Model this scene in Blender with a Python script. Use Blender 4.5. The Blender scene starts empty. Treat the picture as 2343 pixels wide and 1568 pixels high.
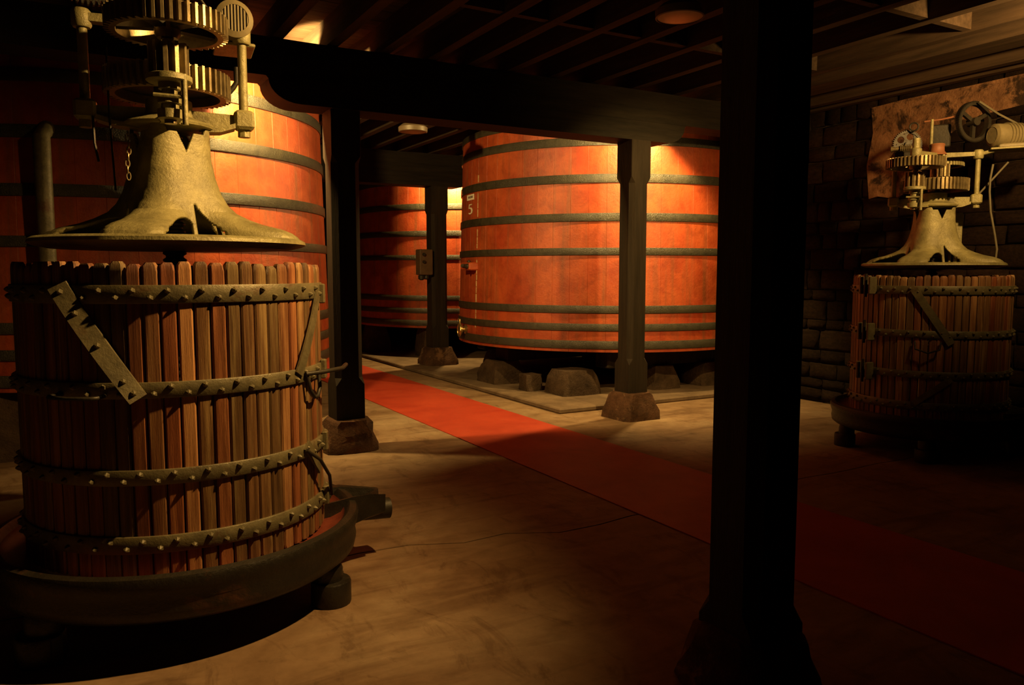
import bpy, math, random
from mathutils import Matrix, Vector
random.seed(7)
R = math.radians
SC = bpy.context.scene
COL = SC.collection

# ------------------------------------------------------------------ camera
# building axes: +X runs along the beams, +Y along the walkway and joists
cam_d = bpy.data.cameras.new('camera')
cam_d.sensor_width = 36.0
cam_d.lens = 36.0 * 1787.0 / 2343.0
cam_d.clip_end = 100
cam = bpy.data.objects.new('camera', cam_d)
COL.objects.link(cam)
cam.location = (0, 0, 1.5)
cam.rotation_euler = (R(90 - 5.18), 0, R(-29.745))
SC.camera = cam

# ------------------------------------------------------------------ world, exposure
w = bpy.data.worlds.new('world')
SC.world = w
w.use_nodes = True
w.node_tree.nodes['Background'].inputs[0].default_value = (0.02, 0.016, 0.03, 1)
w.node_tree.nodes['Background'].inputs[1].default_value = 0.02
SC.view_settings.view_transform = 'Standard'
SC.view_settings.look = 'None'
SC.view_settings.gamma = 1.0
SC.view_settings.exposure = 0.0
SC.view_settings.use_curve_mapping = False

# ------------------------------------------------------------------ lamps (positions, powers)
LAMPS = {
    # name: (location, power, colour, point it is aimed at, spread in degrees, edge softness)
    'tank5':   ((5.67, 6.62, 3.16), 360, (1.0, .66, .22), (5.32, 6.92, 2.40), 160, .3),
    'tank_l':  ((1.42, 6.64, 3.16), 420, (1.0, .66, .22), (2.04, 6.99, 2.86), 168, .25),
    'tank_f':  ((5.45, 11.48, 3.10), 400, (1.0, .66, .22), (5.10, 11.83, 2.25), 150, .3),
    'tank5_f': ((4.66, 4.00, 3.17), 380, (1.0, .64, .20), (5.40, 7.20, 1.00), 72, .8),
    'press_l': ((2.08, 2.42, 3.10), 500, (1.0, .58, .18), (1.19, 2.935, 2.27), 100, 1.0),
    'press_r': ((5.50, 2.25, 3.03), 300, (1.0, .58, .18), (6.60, 4.20, 2.90), 120, 1.0),
}

# ------------------------------------------------------------------ node materials
MATS = {}
def new_mat(name):
    m = bpy.data.materials.new(name); m.use_nodes = True
    MATS[name] = m
    nt = m.node_tree
    return m, nt, nt.nodes['Principled BSDF']

def N(nt, t, **k):
    n = nt.nodes.new(t)
    for a, b in k.items():
        if a in n.inputs: n.inputs[a].default_value = b
        else: setattr(n, a, b)
    return n

def ramp(nt, fac, stops):
    r = nt.nodes.new('ShaderNodeValToRGB')
    e = r.color_ramp.elements
    while len(e) < len(stops): e.new(0.5)
    for i, (p, c) in enumerate(stops):
        e[i].position = p; e[i].color = (c[0], c[1], c[2], 1)
    nt.links.new(fac, r.inputs[0])
    return r.outputs[0]

def mix(nt, fac, a, b, mode='MIX'):
    n = nt.nodes.new('ShaderNodeMix'); n.data_type = 'RGBA'; n.blend_type = mode
    for s, v in ((n.inputs[0], fac), (n.inputs[6], a), (n.inputs[7], b)):
        if hasattr(v, 'is_output'): nt.links.new(v, s)
        elif isinstance(v, (int, float)): s.default_value = v
        else: s.default_value = (v[0], v[1], v[2], 1)
    return n.outputs[2]

def coords(nt, scale=(1, 1, 1), kind='Object', jitter=False):
    tc = nt.nodes.new('ShaderNodeTexCoord')
    mp = nt.nodes.new('ShaderNodeMapping'); mp.inputs['Scale'].default_value = scale
    nt.links.new(tc.outputs[kind], mp.inputs[0])
    if jitter:
        oi = nt.nodes.new('ShaderNodeObjectInfo')
        ml = nt.nodes.new('ShaderNodeMath'); ml.operation = 'MULTIPLY'; ml.inputs[1].default_value = 37.0
        nt.links.new(oi.outputs['Random'], ml.inputs[0])
        cb = nt.nodes.new('ShaderNodeCombineXYZ')
        for i in range(3): nt.links.new(ml.outputs[0], cb.inputs[i])
        nt.links.new(cb.outputs[0], mp.inputs['Location'])
    return mp.outputs[0]

def wcoords(nt, scale=(1, 1, 1)):
    g = nt.nodes.new('ShaderNodeNewGeometry')
    mp = nt.nodes.new('ShaderNodeMapping'); mp.inputs['Scale'].default_value = scale
    nt.links.new(g.outputs['Position'], mp.inputs[0])
    return mp.outputs[0]

def noise(nt, vec, scale, detail=6, rough=.6, dist=0):
    n = N(nt, 'ShaderNodeTexNoise')
    n.inputs['Scale'].default_value = scale; n.inputs['Detail'].default_value = detail
    n.inputs['Roughness'].default_value = rough; n.inputs['Distortion'].default_value = dist
    nt.links.new(vec, n.inputs['Vector'])
    return n.outputs['Fac']

def bump(nt, bsdf, h, strength, dist=.01):
    b = nt.nodes.new('ShaderNodeBump')
    b.inputs['Strength'].default_value = strength; b.inputs['Distance'].default_value = dist
    nt.links.new(h, b.inputs['Height']); nt.links.new(b.outputs[0], bsdf.inputs['Normal'])

def simple_mat(name, lo, hi, scale=6, rough=.6, metal=0., bstr=.3, bdist=.005, stretch=(1, 1, 1),
               spot=None, spotpos=(.55, .7), jitter=False, rand=None, spec=.5, kind='Object', rvar=.15):
    """mottled two-tone surface with fine relief; optional patches of a third colour and per-piece tone"""
    m, nt, b = new_mat(name)
    v = coords(nt, stretch, kind, jitter)
    f1 = noise(nt, v, scale, 7, .65)
    c = ramp(nt, f1, [(.3, lo), (.7, hi)])
    if spot:
        f2 = noise(nt, v, scale * .45, 5, .7, .4)
        fm = ramp(nt, f2, [(spotpos[0], (0, 0, 0)), (spotpos[1], (1, 1, 1))])
        c = mix(nt, fm, c, spot)
    if rand:
        oi = nt.nodes.new('ShaderNodeObjectInfo')
        rc = ramp(nt, oi.outputs['Random'], rand)
        c = mix(nt, 1.0, c, rc, 'MULTIPLY')
    nt.links.new(c, b.inputs['Base Color'])
    f3 = noise(nt, v, scale * 6, 5, .7)
    rr = N(nt, 'ShaderNodeMapRange')
    rr.inputs['To Min'].default_value = max(.05, rough - rvar); rr.inputs['To Max'].default_value = min(1, rough + rvar)
    nt.links.new(f3, rr.inputs[0]); nt.links.new(rr.outputs[0], b.inputs['Roughness'])
    b.inputs['Metallic'].default_value = metal
    b.inputs['Specular IOR Level'].default_value = spec
    if bstr: bump(nt, b, f3, bstr, bdist)
    return m

G = lambda k: (k, k, k)
# concrete floor with stains
m, nt, b = new_mat('concrete')
v = coords(nt)
f1 = noise(nt, v, 1.1, 8, .62, .6); f2 = noise(nt, v, 7, 8, .7); f4 = noise(nt, coords(nt, (.5, 2.2, 1)), 2.2, 6, .6, .8)
c = ramp(nt, f1, [(.30, (.19, .108, .055)), (.5, (.28, .178, .10)), (.70, (.38, .27, .165))])
c = mix(nt, .5, c, ramp(nt, f2, [(.3, (.45, .42, .38)), (.65, (1, 1, 1))]), 'MULTIPLY')
c = mix(nt, .6, c, ramp(nt, f4, [(.33, (.45, .36, .30)), (.50, (1, 1, 1))]), 'MULTIPLY')
f5 = noise(nt, coords(nt, (1.4, .6, 1)), 3.5, 8, .7, 1.2)
c = mix(nt, .5, c, ramp(nt, f5, [(.36, (.42, .34, .28)), (.46, (1, 1, 1))]), 'MULTIPLY')
nt.links.new(c, b.inputs['Base Color']); b.inputs['Roughness'].default_value = .62
b.inputs['Specular IOR Level'].default_value = .3
bump(nt, b, f2, .25, .004)
# worn red floor paint
m, nt, b = new_mat('floor_paint')
v = coords(nt)
f1 = noise(nt, v, 2.0, 8, .65, .4); f2 = noise(nt, v, 11, 8, .7)
c = ramp(nt, f1, [(.3, (.34, .030, .014)), (.7, (.50, .062, .024))])
c = mix(nt, ramp(nt, f2, [(.58, (0, 0, 0)), (.80, (.55, .55, .55))]), c, (.38, .13, .06))
nt.links.new(c, b.inputs['Base Color']); b.inputs['Roughness'].default_value = .55
b.inputs['Specular IOR Level'].default_value = .3
bump(nt, b, f2, .2, .003)
# tank paint: red, darkened drips running down, rough brushwork
m, nt, b = new_mat('tank_paint')
v = wcoords(nt); vs = wcoords(nt, (7, 7, .35))
f1 = noise(nt, v, 1.6, 7, .65); f2 = noise(nt, vs, 1.4, 6, .6); f3 = noise(nt, v, 34, 6, .75)
c = ramp(nt, f1, [(.32, (.32, .038, .012)), (.68, (.49, .100, .027))])
c = mix(nt, ramp(nt, f2, [(.50, (0, 0, 0)), (.70, (.75, .75, .75))]), c, (.24, .075, .028))
c = mix(nt, ramp(nt, f3, [(.62, (0, 0, 0)), (.74, (.5, .5, .5))]), c, (.15, .03, .015))
oi = nt.nodes.new('ShaderNodeObjectInfo')
c = mix(nt, 1.0, c, ramp(nt, oi.outputs['Random'], [(0, G(.93)), (.5, G(1)), (1, G(.96))]), 'MULTIPLY')
nt.links.new(c, b.inputs['Base Color'])
f6 = noise(nt, v, 5.5, 6, .7, .5)
c = mix(nt, .7, c, ramp(nt, f6, [(.36, (.62, .55, .5)), (.56, (1, 1, 1))]), 'MULTIPLY')
nt.links.new(c, b.inputs['Base Color'])
b.inputs['Roughness'].default_value = .42; b.inputs['Specular IOR Level'].default_value = .45
bump(nt, b, f3, .6, .006)
simple_mat('plinth_concrete', (.10, .065, .04), (.22, .15, .095), 3, .8, 0, .4, .006, spec=.2)
simple_mat('hoop_iron', (.022, .019, .012), (.058, .048, .028), 14, .32, .0, 1.0, .008, jitter=True, spec=.6)
simple_mat('post_timber', (.016, .011, .007), (.034, .023, .014), 3, .75, 0, .5, .006, (6, 6, .5), spec=.2)
simple_mat('beam_timber', (.011, .008, .0055), (.024, .017, .011), 3, .8, 0, .5, .006, (.6, 6, 6), spec=.2)
simple_mat('joist_timber', (.034, .022, .013), (.08, .05, .029), 3, .8, 0, .4, .006, (6, .5, 6), jitter=True, spec=.2)
simple_mat('ceiling_timber', (.05, .03, .018), (.12, .07, .04), 3, .85, 0, .4, .005, (.5, 6, 6), jitter=True, spec=.15)
simple_mat('footing_stone', (.045, .024, .014), (.15, .072, .040), 7, .9, 0, .9, .02, spot=(.23, .12, .065), spotpos=(.58, .66), jitter=True, spec=.15)
simple_mat('support_stone', (.035, .022, .014), (.10, .062, .038), 6, .9, 0, .9, .02, jitter=True, spec=.15)
simple_mat('wall_stone', (.025, .015, .010), (.065, .037, .022), 7, .95, 0, 1.0, .02, jitter=True, rand=[(0, G(.35)), (.5, G(.6)), (1, G(1))], spec=.1)
simple_mat('mortar', (.03, .022, .016), (.07, .05, .033), 5, .95, 0, .8, .02, spec=.1)
simple_mat('old_plaster', (.17, .085, .045), (.42, .22, .115), 6, .95, 0, 1.0, .015, spot=(.05, .03, .02), spotpos=(.52, .6), spec=.1)
simple_mat('stave_wood', (.10, .046, .021), (.38, .20, .092), 6, .42, 0, .8, .005, (6, 6, .30), spot=(.52, .34, .16), spotpos=(.50, .66),
           jitter=True, rand=[(0, (.62, .42, .36)), (.18, (1, .85, .75)), (.36, (.42, .46, .42)), (.55, (1.15, 1.05, .9)), (.75, (.85, .48, .40)), (.88, (.55, .58, .5)), (1, (1.0, .9, .8))], spec=.45)
simple_mat('basket_iron', (.085, .071, .038), (.19, .16, .082), 10, .45, .15, .6, .004, spot=(.11, .052, .024), spotpos=(.56, .68), spec=.5)
simple_mat('head_iron', (.17, .148, .064), (.38, .338, .155), 9, .40, .1, .7, .006, spot=(.11, .09, .045), spotpos=(.56, .72), spec=.5)
simple_mat('gear_steel', (.16, .12, .06), (.36, .28, .14), 14, .36, .55, .4, .002, spec=.5)
simple_mat('black_iron', (.018, .015, .011), (.045, .036, .024), 9, .5, .2, .4, .004, spec=.4)
simple_mat('trough_iron', (.012, .010, .007), (.028, .022, .014), 8, .42, .1, .5, .006, spot=(.09, .035, .018), spotpos=(.58, .72), spec=.5)
simple_mat('wine_stain', (.12, .022, .012), (.22, .05, .025), 6, .5, 0, .4, .004, spec=.4)
simple_mat('motor_paint', (.15, .12, .06), (.24, .195, .10), 8, .5, 0, .3, .003)
simple_mat('rust_paint', (.20, .07, .03), (.32, .13, .06), 9, .6, 0, .3, .003)
simple_mat('brass', (.35, .22, .08), (.62, .42, .18), 12, .3, .8, .3, .002)
simple_mat('lamp_enamel', (.10, .07, .04), (.16, .11, .06), 8, .5, 0, .2, .002)
simple_mat('lamp_glass', (.28, .20, .13), (.34, .26, .17), 8, .35, 0, .1, .001)
simple_mat('box_paint', (.09, .05, .024), (.14, .08, .04), 9, .6, 0, .2, .002)
simple_mat('cable_rubber', (.10, .085, .05), (.16, .135, .08), 9, .6, 0, .1, .001)
simple_mat('paper', (.70, .62, .50), (.85, .78, .66), 9, .8, 0, .1, .001)
simple_mat('white_paint', (.75, .66, .50), (.85, .78, .62), 9, .7, 0, .1, .001)
simple_mat('ink', (.04, .015, .01), (.09, .03, .02), 9, .8, 0, 0)
simple_mat('crust', (.42, .30, .14), (.62, .46, .25), 20, .5, 0, .6, .004)

# ------------------------------------------------------------------ mesh builder
class MB:
    def __init__(self, M=None):
        self.v = []; self.f = []; self.M = M
    def add(self, vs, fs):
        o = len(self.v)
        self.v += [tuple(self.M @ Vector(p)) if self.M else tuple(p) for p in vs]
        self.f += [[i + o for i in q] for q in fs]
        return self
    def box(self, a, b_):
        x0, y0, z0 = a; x1, y1, z1 = b_
        vs = [(x0, y0, z0), (x1, y0, z0), (x1, y1, z0), (x0, y1, z0), (x0, y0, z1), (x1, y0, z1), (x1, y1, z1), (x0, y1, z1)]
        return self.add(vs, [(0, 3, 2, 1), (4, 5, 6, 7), (0, 1, 5, 4), (1, 2, 6, 5), (2, 3, 7, 6), (3, 0, 4, 7)])
    def cbox(self, a, b_, c=.01):
        """box with chamfered vertical edges and a chamfered top"""
        x0, y0, z0 = a; x1, y1, z1 = b_
        def ring(i, z):
            return [(x0 + c + i, y0 + i, z), (x1 - c - i, y0 + i, z), (x1 - i, y0 + c + i, z), (x1 - i, y1 - c - i, z),
                    (x1 - c - i, y1 - i, z), (x0 + c + i, y1 - i, z), (x0 + i, y1 - c - i, z), (x0 + i, y0 + c + i, z)]
        return self.loft([ring(c, z0), ring(0, z0 + c), ring(0, z1 - c), ring(c, z1)])
    def loft(self, rings, caps=True, closed=True):
        n = len(rings[0]); vs = [p for r_ in rings for p in r_]; fs = []
        for k in range(len(rings) - 1):
            for i in range(n if closed else n - 1):
                j = (i + 1) % n
                fs.append((k * n + i, k * n + j, (k + 1) * n + j, (k + 1) * n + i))
        if caps:
            fs.append(tuple(range(n - 1, -1, -1))); fs.append(tuple((len(rings) - 1) * n + i for i in range(n)))
        return self.add(vs, fs)
    def lathe(self, prof, n=32, caps=True, c=(0, 0)):
        return self.loft([[(c[0] + r * math.cos(2 * math.pi * i / n), c[1] + r * math.sin(2 * math.pi * i / n), z) for i in range(n)] for r, z in prof], caps)
    def torus_lathe(self, prof, n=32):
        """closed profile revolved (profile wraps round)"""
        m_ = len(prof)
        vs = [(r * math.cos(2 * math.pi * i / n), r * math.sin(2 * math.pi * i / n), z) for i in range(n) for r, z in prof]
        fs = []
        for i in range(n):
            j = (i + 1) % n
            for k in range(m_):
                l = (k + 1) % m_
                fs.append((i * m_ + k, j * m_ + k, j * m_ + l, i * m_ + l))
        return self.add(vs, fs)
    def cyl(self, p, q, r, n=16, r2=None):
        return self.tube([p, q], r, n, r2)
    def tube(self, pts, r, n=8, r2=None):
        pts = [Vector(p) for p in pts]; rings = []
        up = None
        for i, p in enumerate(pts):
            t = (pts[min(i + 1, len(pts) - 1)] - pts[max(i - 1, 0)]).normalized()
            if up is None:
                up = Vector((0, 0, 1)) if abs(t.z) < .9 else Vector((1, 0, 0))
            a = t.cross(up).normalized(); b_ = a.cross(t).normalized(); up = b_
            rr = r if r2 is None else r + (r2 - r) * i / (len(pts) - 1)
            rings.append([tuple(p + a * (rr * math.cos(2 * math.pi * k / n)) + b_ * (rr * math.sin(2 * math.pi * k / n))) for k in range(n)])
        return self.loft(rings)
    def prism(self, poly, lo, hi, plane='XZ'):
        """extrude a 2-D polygon: 'XZ' along y, 'XY' along z, 'YZ' along x"""
        f = {'XZ': lambda a, b_, t: (a, t, b_), 'XY': lambda a, b_, t: (a, b_, t), 'YZ': lambda a, b_, t: (t, a, b_)}[plane]
        return self.loft([[f(a, b_, lo) for a, b_ in poly], [f(a, b_, hi) for a, b_ in poly]])
    def gear(self, Rt, Rr, n, z0, z1, inner, c=(0, 0)):
        """toothed rim: ring with n teeth, hole of radius inner"""
        out = []
        for i in range(n):
            a = 2 * math.pi * i / n; d = 2 * math.pi / n
            for da, r in ((-.30, Rr), (-.17, Rt), (.17, Rt), (.30, Rr)):
                out.append((r * math.cos(a + da * d), r * math.sin(a + da * d)))
        k = len(out)
        inn = [(inner * math.cos(math.atan2(y, x)), inner * math.sin(math.atan2(y, x))) for x, y in out]
        vs = []
        for z in (z0, z1):
            vs += [(c[0] + x, c[1] + y, z) for x, y in out] + [(c[0] + x, c[1] + y, z) for x, y in inn]
        fs = []
        for i in range(k):
            j = (i + 1) % k
            fs.append((i, j, 2 * k + j, 2 * k + i))                     # outer
            fs.append((k + j, k + i, 3 * k + i, 3 * k + j))             # inner
            fs.append((2 * k + i, 2 * k + j, 3 * k + j, 3 * k + i))     # top
            fs.append((j, i, k + i, k + j))                             # bottom
        return self.add(vs, fs)
    def mesh(self, name, mat, angle=35):
        me = bpy.data.meshes.new(name)
        me.from_pydata(self.v, [], self.f); me.validate(); me.update()
        if angle:
            me.polygons.foreach_set('use_smooth', [True] * len(me.polygons))
            me.set_sharp_from_angle(angle=R(angle))
        me.materials.append(MATS[mat])
        return me
    def build(self, name, mat, parent=None, angle=35, loc=None, rot=None):
        return put(name, self.mesh(name, mat, angle), parent, loc, rot)

def put(name, me, parent=None, loc=None, rot=None):
    o = bpy.data.objects.new(name, me); COL.objects.link(o)
    if parent: o.parent = parent
    if loc: o.location = loc
    if rot: o.rotation_euler = rot
    return o

def tag(o, label, cat=None, group=None, kind=None):
    o['label'] = label
    if cat: o['category'] = cat
    if group: o['group'] = group
    if kind: o['kind'] = kind
    return o

def thing(name, loc, label, cat, group=None, rz=0, sc=1):
    o = bpy.data.objects.new(name, None); COL.objects.link(o)
    o.location = loc; o.rotation_euler = (0, 0, rz); o.scale = (sc, sc, sc); o.empty_display_size = .1
    return tag(o, label, cat, group)

def jit(me, amt, seed=0, keepz=None):
    rd = random.Random(seed)
    for vtx in me.vertices:
        k = 1 if keepz is None or abs(vtx.co.z - keepz) > 1e-4 else 0
        vtx.co.x += rd.uniform(-amt, amt) * k; vtx.co.y += rd.uniform(-amt, amt) * k; vtx.co.z += rd.uniform(-amt, amt) * k
    me.update()

# ================================================================== THE SETTING
X0, X1, Y0, Y1 = -4.0, 9.4, -1.5, 17.0
fl = tag(MB().box((X0, Y0, -.2), (X1, Y1, -.012)).build('floor', 'mortar', angle=0), 'stained pale concrete cellar floor', kind='structure')
rdj = random.Random(12)
jx = [X0 + (X1 - X0) * k / 48 for k in range(49)]
jy = [3.80 + rdj.uniform(-.025, .025) + (.12 if x < 1.6 else 0) - (.10 if 2.2 < x < 3.6 else 0) for x in jx]
MB().prism([(X0, Y0), (X1, Y0)] + [(x, y - .006) for x, y in reversed(list(zip(jx, jy)))], -.012, 0, 'XY').build('floor_slab', 'concrete', fl, 0)
MB().prism([(x, y + .006) for x, y in zip(jx, jy)] + [(X1, Y1), (X0, Y1)], -.012, 0, 'XY').build('floor_slab', 'concrete', fl, 0)
tag(MB().box((X0 - .3, Y0, -.2), (X0, Y1, 3.6)).build('wall_left', 'mortar', angle=0), 'dark cellar wall on the far left', kind='structure')
tag(MB().box((X0 - .3, Y1, -.2), (X1 + .3, Y1 + .3, 3.6)).build('wall_back', 'mortar', angle=0), 'dark wall at the back of the cellar', kind='structure')
tag(MB().box((X0 - .3, Y0 - .3, -.2), (X1 + .3, Y0, 3.6)).build('wall_front', 'mortar', angle=0), 'dark wall behind the viewer', kind='structure')
tag(MB().box((X1, 6.6, -.2), (X1 + .3, Y1, 3.6)).build('wall_recess', 'mortar', angle=0), 'dark wall behind the number five tank', kind='structure')
# right-hand stone wall: mortar core plus separate rough stones
XW = 7.52
wall = tag(MB().box((XW, Y0, -.2), (X1 + .3, 6.6, 3.6)).build('wall_right', 'mortar', angle=0), 'rough dark stone wall behind the small right-hand press', kind='structure')
def stone_mesh(seed):
    rd = random.Random(seed)
    rings = []
    for xx, s in ((0, .5), (-.03, .49), (-.05, .40)):
        rings.append([(xx + rd.uniform(-.008, .008) * (xx < 0), a * s + rd.uniform(-.03, .03), b_ * s + rd.uniform(-.03, .03))
                      for a, b_ in ((-1, -1), (0, -1.04), (1, -1), (1.03, 0), (1, 1), (0, 1.04), (-1, 1), (-1.03, 0))])
    mb = MB().loft(rings)
    return mb.mesh('wall_stone', 'wall_stone', 50)
SM = [stone_mesh(i) for i in range(6)]
rd = random.Random(3)
zc = .02
while zc < 3.45:
    h = rd.uniform(.11, .24)
    y = 2.4 + rd.uniform(0, .3)
    while y < 6.5:
        l = rd.uniform(.16, .48)
        if True:
            o = put('stone', SM[rd.randrange(6)], wall, (XW + .005, min(y + l / 2, 6.45), zc + h / 2))
            o.scale = (1, l * .97, h * .94)
        y += l
    zc += h
# patch of old render left on the wall
pp = [(4.95, 2.32), (5.12, 2.25), (5.32, 2.29), (5.42, 2.27), (5.46, 2.62), (5.40, 2.95), (5.43, 3.22), (5.0, 3.24), (4.4, 3.24), (3.9, 3.25), (3.88, 2.98), (4.3, 2.95), (4.62, 2.8), (4.82, 2.6)]
MB().prism(pp, XW - .055, XW + .01, 'YZ').build('plaster_patch', 'old_plaster', wall, angle=0)['label'] = 'patch of flaking orange-brown plaster'

# ceiling: boards on joists
ceil = tag(MB().box((X0, Y0, 3.53), (X1, Y1, 3.7)).build('ceiling', 'ceiling_timber', angle=0), 'dark boarded ceiling on exposed joists', kind='structure')
bme = MB().box((X0, -.118, 3.50), (X1, .118, 3.53)).mesh('ceiling_board', 'ceiling_timber', 0)
for i in range(58):
    put('ceiling_board', bme, ceil, (0, .5 + i * .24, random.uniform(-.002, .002)))
jme = MB().box((-.045, .2, 3.285), (.045, 14.2, 3.502)).mesh('joist', 'joist_timber', 0)
JX = [-2.05, -1.6, -1.15, -.7, -.25, .2, .65, 1.1, 1.5, 1.93, 2.36, 2.78, 3.15, 3.55, 4.0, 4.46, 4.94, 5.05 + .42, 6.0, 7.15, 7.4]
for x in JX:
    put('joist', jme, ceil, (x, 0, 0))
MB().box((6.36, .2, 3.287), (6.70, 14.2, 3.502)).build('joist', 'joist_timber', ceil, 0)['label'] = 'wide joist lit from the side'
nog = [(2.36, 6.0, 4.93), (4.46, 6.0, 3.55), (-.7, 2.36, 8.2), (2.36, 6.0, 8.6)]
for a, b_, y in nog:
    xs = [x for x in JX if a - .01 <= x <= b_ + .01]
    for p, q in zip(xs, xs[1:]):
        MB().box((p + .045, y - .03, 3.30), (q - .045, y + .03, 3.50)).build('bridging', 'joist_timber', ceil, 0)
# beam over the near post (out of the picture)
MB().box((X0, 1.78, 2.97), (XW, 2.12, 3.285)).build('cross_beam', 'beam_timber', ceil, 0)

# walkway and plinth
tag(MB().box((3.03, Y0 + .02, .0), (4.09, Y1 - .02, .006)).build('red_walkway', 'floor_paint', angle=0), 'worn red walkway strip running across the concrete floor', 'walkway')
tag(MB().cbox((4.48, 6.82, 0), (9.3, Y1 - .05, .055), .012).build('tank_plinth', 'plinth_concrete', angle=0), 'low concrete plinth under the number five tank', 'plinth')

# ------------------------------------------------------------------ beams and posts
def saddle(xa, xb, y0, y1, zb, zt):
    """lower beam whose two ends sweep up in a concave curve"""
    poly = [(xa, zt)]
    for k in range(9):
        t = k / 8 * math.pi / 2
        poly.append((xa + .02 + .24 * (1 - math.cos(t)), zt - .02 - (zt - .02 - zb) * math.sin(t)))
    for k in range(8, -1, -1):
        t = k / 8 * math.pi / 2
        poly.append((xb - .02 - .24 * (1 - math.cos(t)), zt - .02 - (zt - .02 - zb) * math.sin(t)))
    poly.append((xb, zt))
    return MB().prism(poly[::-1], y0, y1, 'XZ')

def beam(yc, label, x1):
    o = thing('timber_beam', (0, yc, 2.80), label, 'beam', 'timber beams across the cellar')
    rdm = random.Random(yc)
    top = []
    n = 40
    a = X0 + .02
    for k in range(n + 1):
        top.append((a + (x1 - a) * k / n, .483 + rdm.uniform(-.010, .004)))
    poly = [(a, .19)] + top + [(x1, .19)]
    MB().prism([(x1, .19), (a, .19)][::1] + top, -.16, .16, 'XZ').build('upper_beam', 'beam_timber', o, 0)
    s = saddle(1.40, 5.62, -.155, .155, 0, .19).build('lower_beam', 'beam_timber', o, 30)
    return o
b1 = beam(6.38, 'heavy dark timber beam on the posts in front of the two big red tanks', X1 - .02)
hk = MB().tube([(2.545, -.165, .34), (2.545, -.185, .315), (2.52, -.2, .305), (2.49, -.2, .315), (2.478, -.2, .34)], .006, 6).build('hook', 'black_iron', b1)
hk['label'] = 'small iron hook'
beam(11.22, 'farther dark timber beam above the small control box', X1 - .02)

def post_rings(h, s, c, cb=.30):
    """square post with chamfered corners that stop short of top and bottom"""
    def ring(z, s_, c_):
        c_ = max(c_, .002)
        return [(-s_ + c_, -s_, z), (s_ - c_, -s_, z), (s_, -s_ + c_, z), (s_, s_ - c_, z), (s_ - c_, s_, z), (-s_ + c_, s_, z), (-s_, s_ - c_, z), (-s_, -s_ + c_, z)]
    return [ring(0, s, .004), ring(cb, s, .004), ring(cb + .06, s - .004, c), ring(h - .42, s - .004, c), ring(h - .36, s, .004), ring(h, s, .004)]

def post(x, y, label, h, s=.145, fh=.30, ft=.19, fb=.27, seed=0, top=2.78, c=.045, z0=0, cb=.30):
    top -= z0
    o = thing('timber_post', (x, y, z0), label, 'post', 'timber posts on stone footings')
    mb = MB().loft([[(p[0], p[1], p[2] + fh - .01) for p in r_] for r_ in post_rings(top - fh + .01, s, c, cb)])
    mb.build('shaft', 'post_timber', o, 20)
    rd_ = random.Random(seed)
    rings = []
    for z, k, cc in ((0, fb, .05), (fh * .25, fb * .985, .055), (fh * .55, (fb + ft) * .50, .05), (fh * .85, ft * 1.06, .05), (fh * .97, ft * 1.0, .06), (fh, ft * .90, .06)):
        pts = [(-k + cc, -k), (0, -k * 1.02), (k - cc, -k), (k, -k + cc), (k * 1.02, 0), (k, k - cc), (k - cc, k), (0, k * 1.02), (-k + cc, k), (-k, k - cc), (-k * 1.02, 0), (-k, -k + cc)]
        rings.append([(a + rd_.uniform(-.012, .012), b_ + rd_.uniform(-.012, .012), z + (rd_.uniform(-.012, .012) if 0 < z < fh else 0)) for a, b_ in pts])
    MB().loft(rings).build('stone_footing', 'footing_stone', o, 40)
    return o
post(2.09, 1.93, 'nearest thick black timber post in front of the red walkway', 2.78, s=.128, fh=.24, ft=.150, fb=.205, seed=1, top=2.97, cb=.03)
post(2.03, 6.38, 'timber post between the large wine press and the walkway', 2.78, s=.122, fh=.27, ft=.165, fb=.215, seed=2, top=2.80)
post(5.03, 6.33, 'timber post standing before the middle of the number five tank', 2.78, s=.120, fh=.27, ft=.17, fb=.235, seed=3, top=2.80)
fp = post(5.05, 11.2, 'farthest timber post, left of the number five tank, carrying a control box', 2.78, s=.135, fh=.27, ft=.19, fb=.26, seed=4, z0=.055, top=2.80)

# ================================================================== TANKS
RB, RTp, ZB, ZT = 2.07, 1.995, .56, 3.28
def tR(z): return RB + (RTp - RB) * (z - ZB) / (ZT - ZB)
NST = 60
def tank_stave():
    d = math.pi / NST
    rings = []
    for z in (ZB, ZB + .9, ZB + 1.9, ZT):
        r = tR(z); ring = []
        g = .0018 / r
        ring.append(((r - .05) * math.cos(-d), (r - .05) * math.sin(-d), z))
        for a, rr in ((-d + g * .25, r - .002), (-d + g * 1.3, r), (-d * .35, r), (d * .35, r), (d - g * 1.3, r), (d - g * .25, r - .002)):
            ring.append((rr * math.cos(a), rr * math.sin(a), z))
        ring.append(((r - .05) * math.cos(d), (r - .05) * math.sin(d), z))
        rings.append(ring)
    return MB().loft(rings).mesh('stave', 'tank_paint', 20)
STV = tank_stave()
HOOPS = [(3.235, .08), (3.0, .10), (2.575, .10), (2.13, .095), (1.735, .085), (1.06, .09), (.85, .085), (.645, .095)]
def hoop_mesh(z, h):
    r0, r1 = tR(z - h / 2), tR(z + h / 2)
    return MB().torus_lathe([(r0 - .004, z - h / 2), (r0 + .012, z - h / 2), (r0 + .015, z - h / 2 + .006), (r1 + .015, z + h / 2 - .006), (r1 + .012, z + h / 2), (r1 - .004, z + h / 2)], 120).mesh('hoop', 'hoop_iron', 40)
HM = [hoop_mesh(z, h) for z, h in HOOPS]
LID = MB().lathe([(RTp - .04, 3.20), (RTp - .04, 3.24)], 60).mesh('tank_lid', 'tank_paint', 30)
BOT = MB().lathe([(RB - .045, .562), (RB - .045, .60)], 60).mesh('tank_bottom', 'tank_paint', 30)
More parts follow.
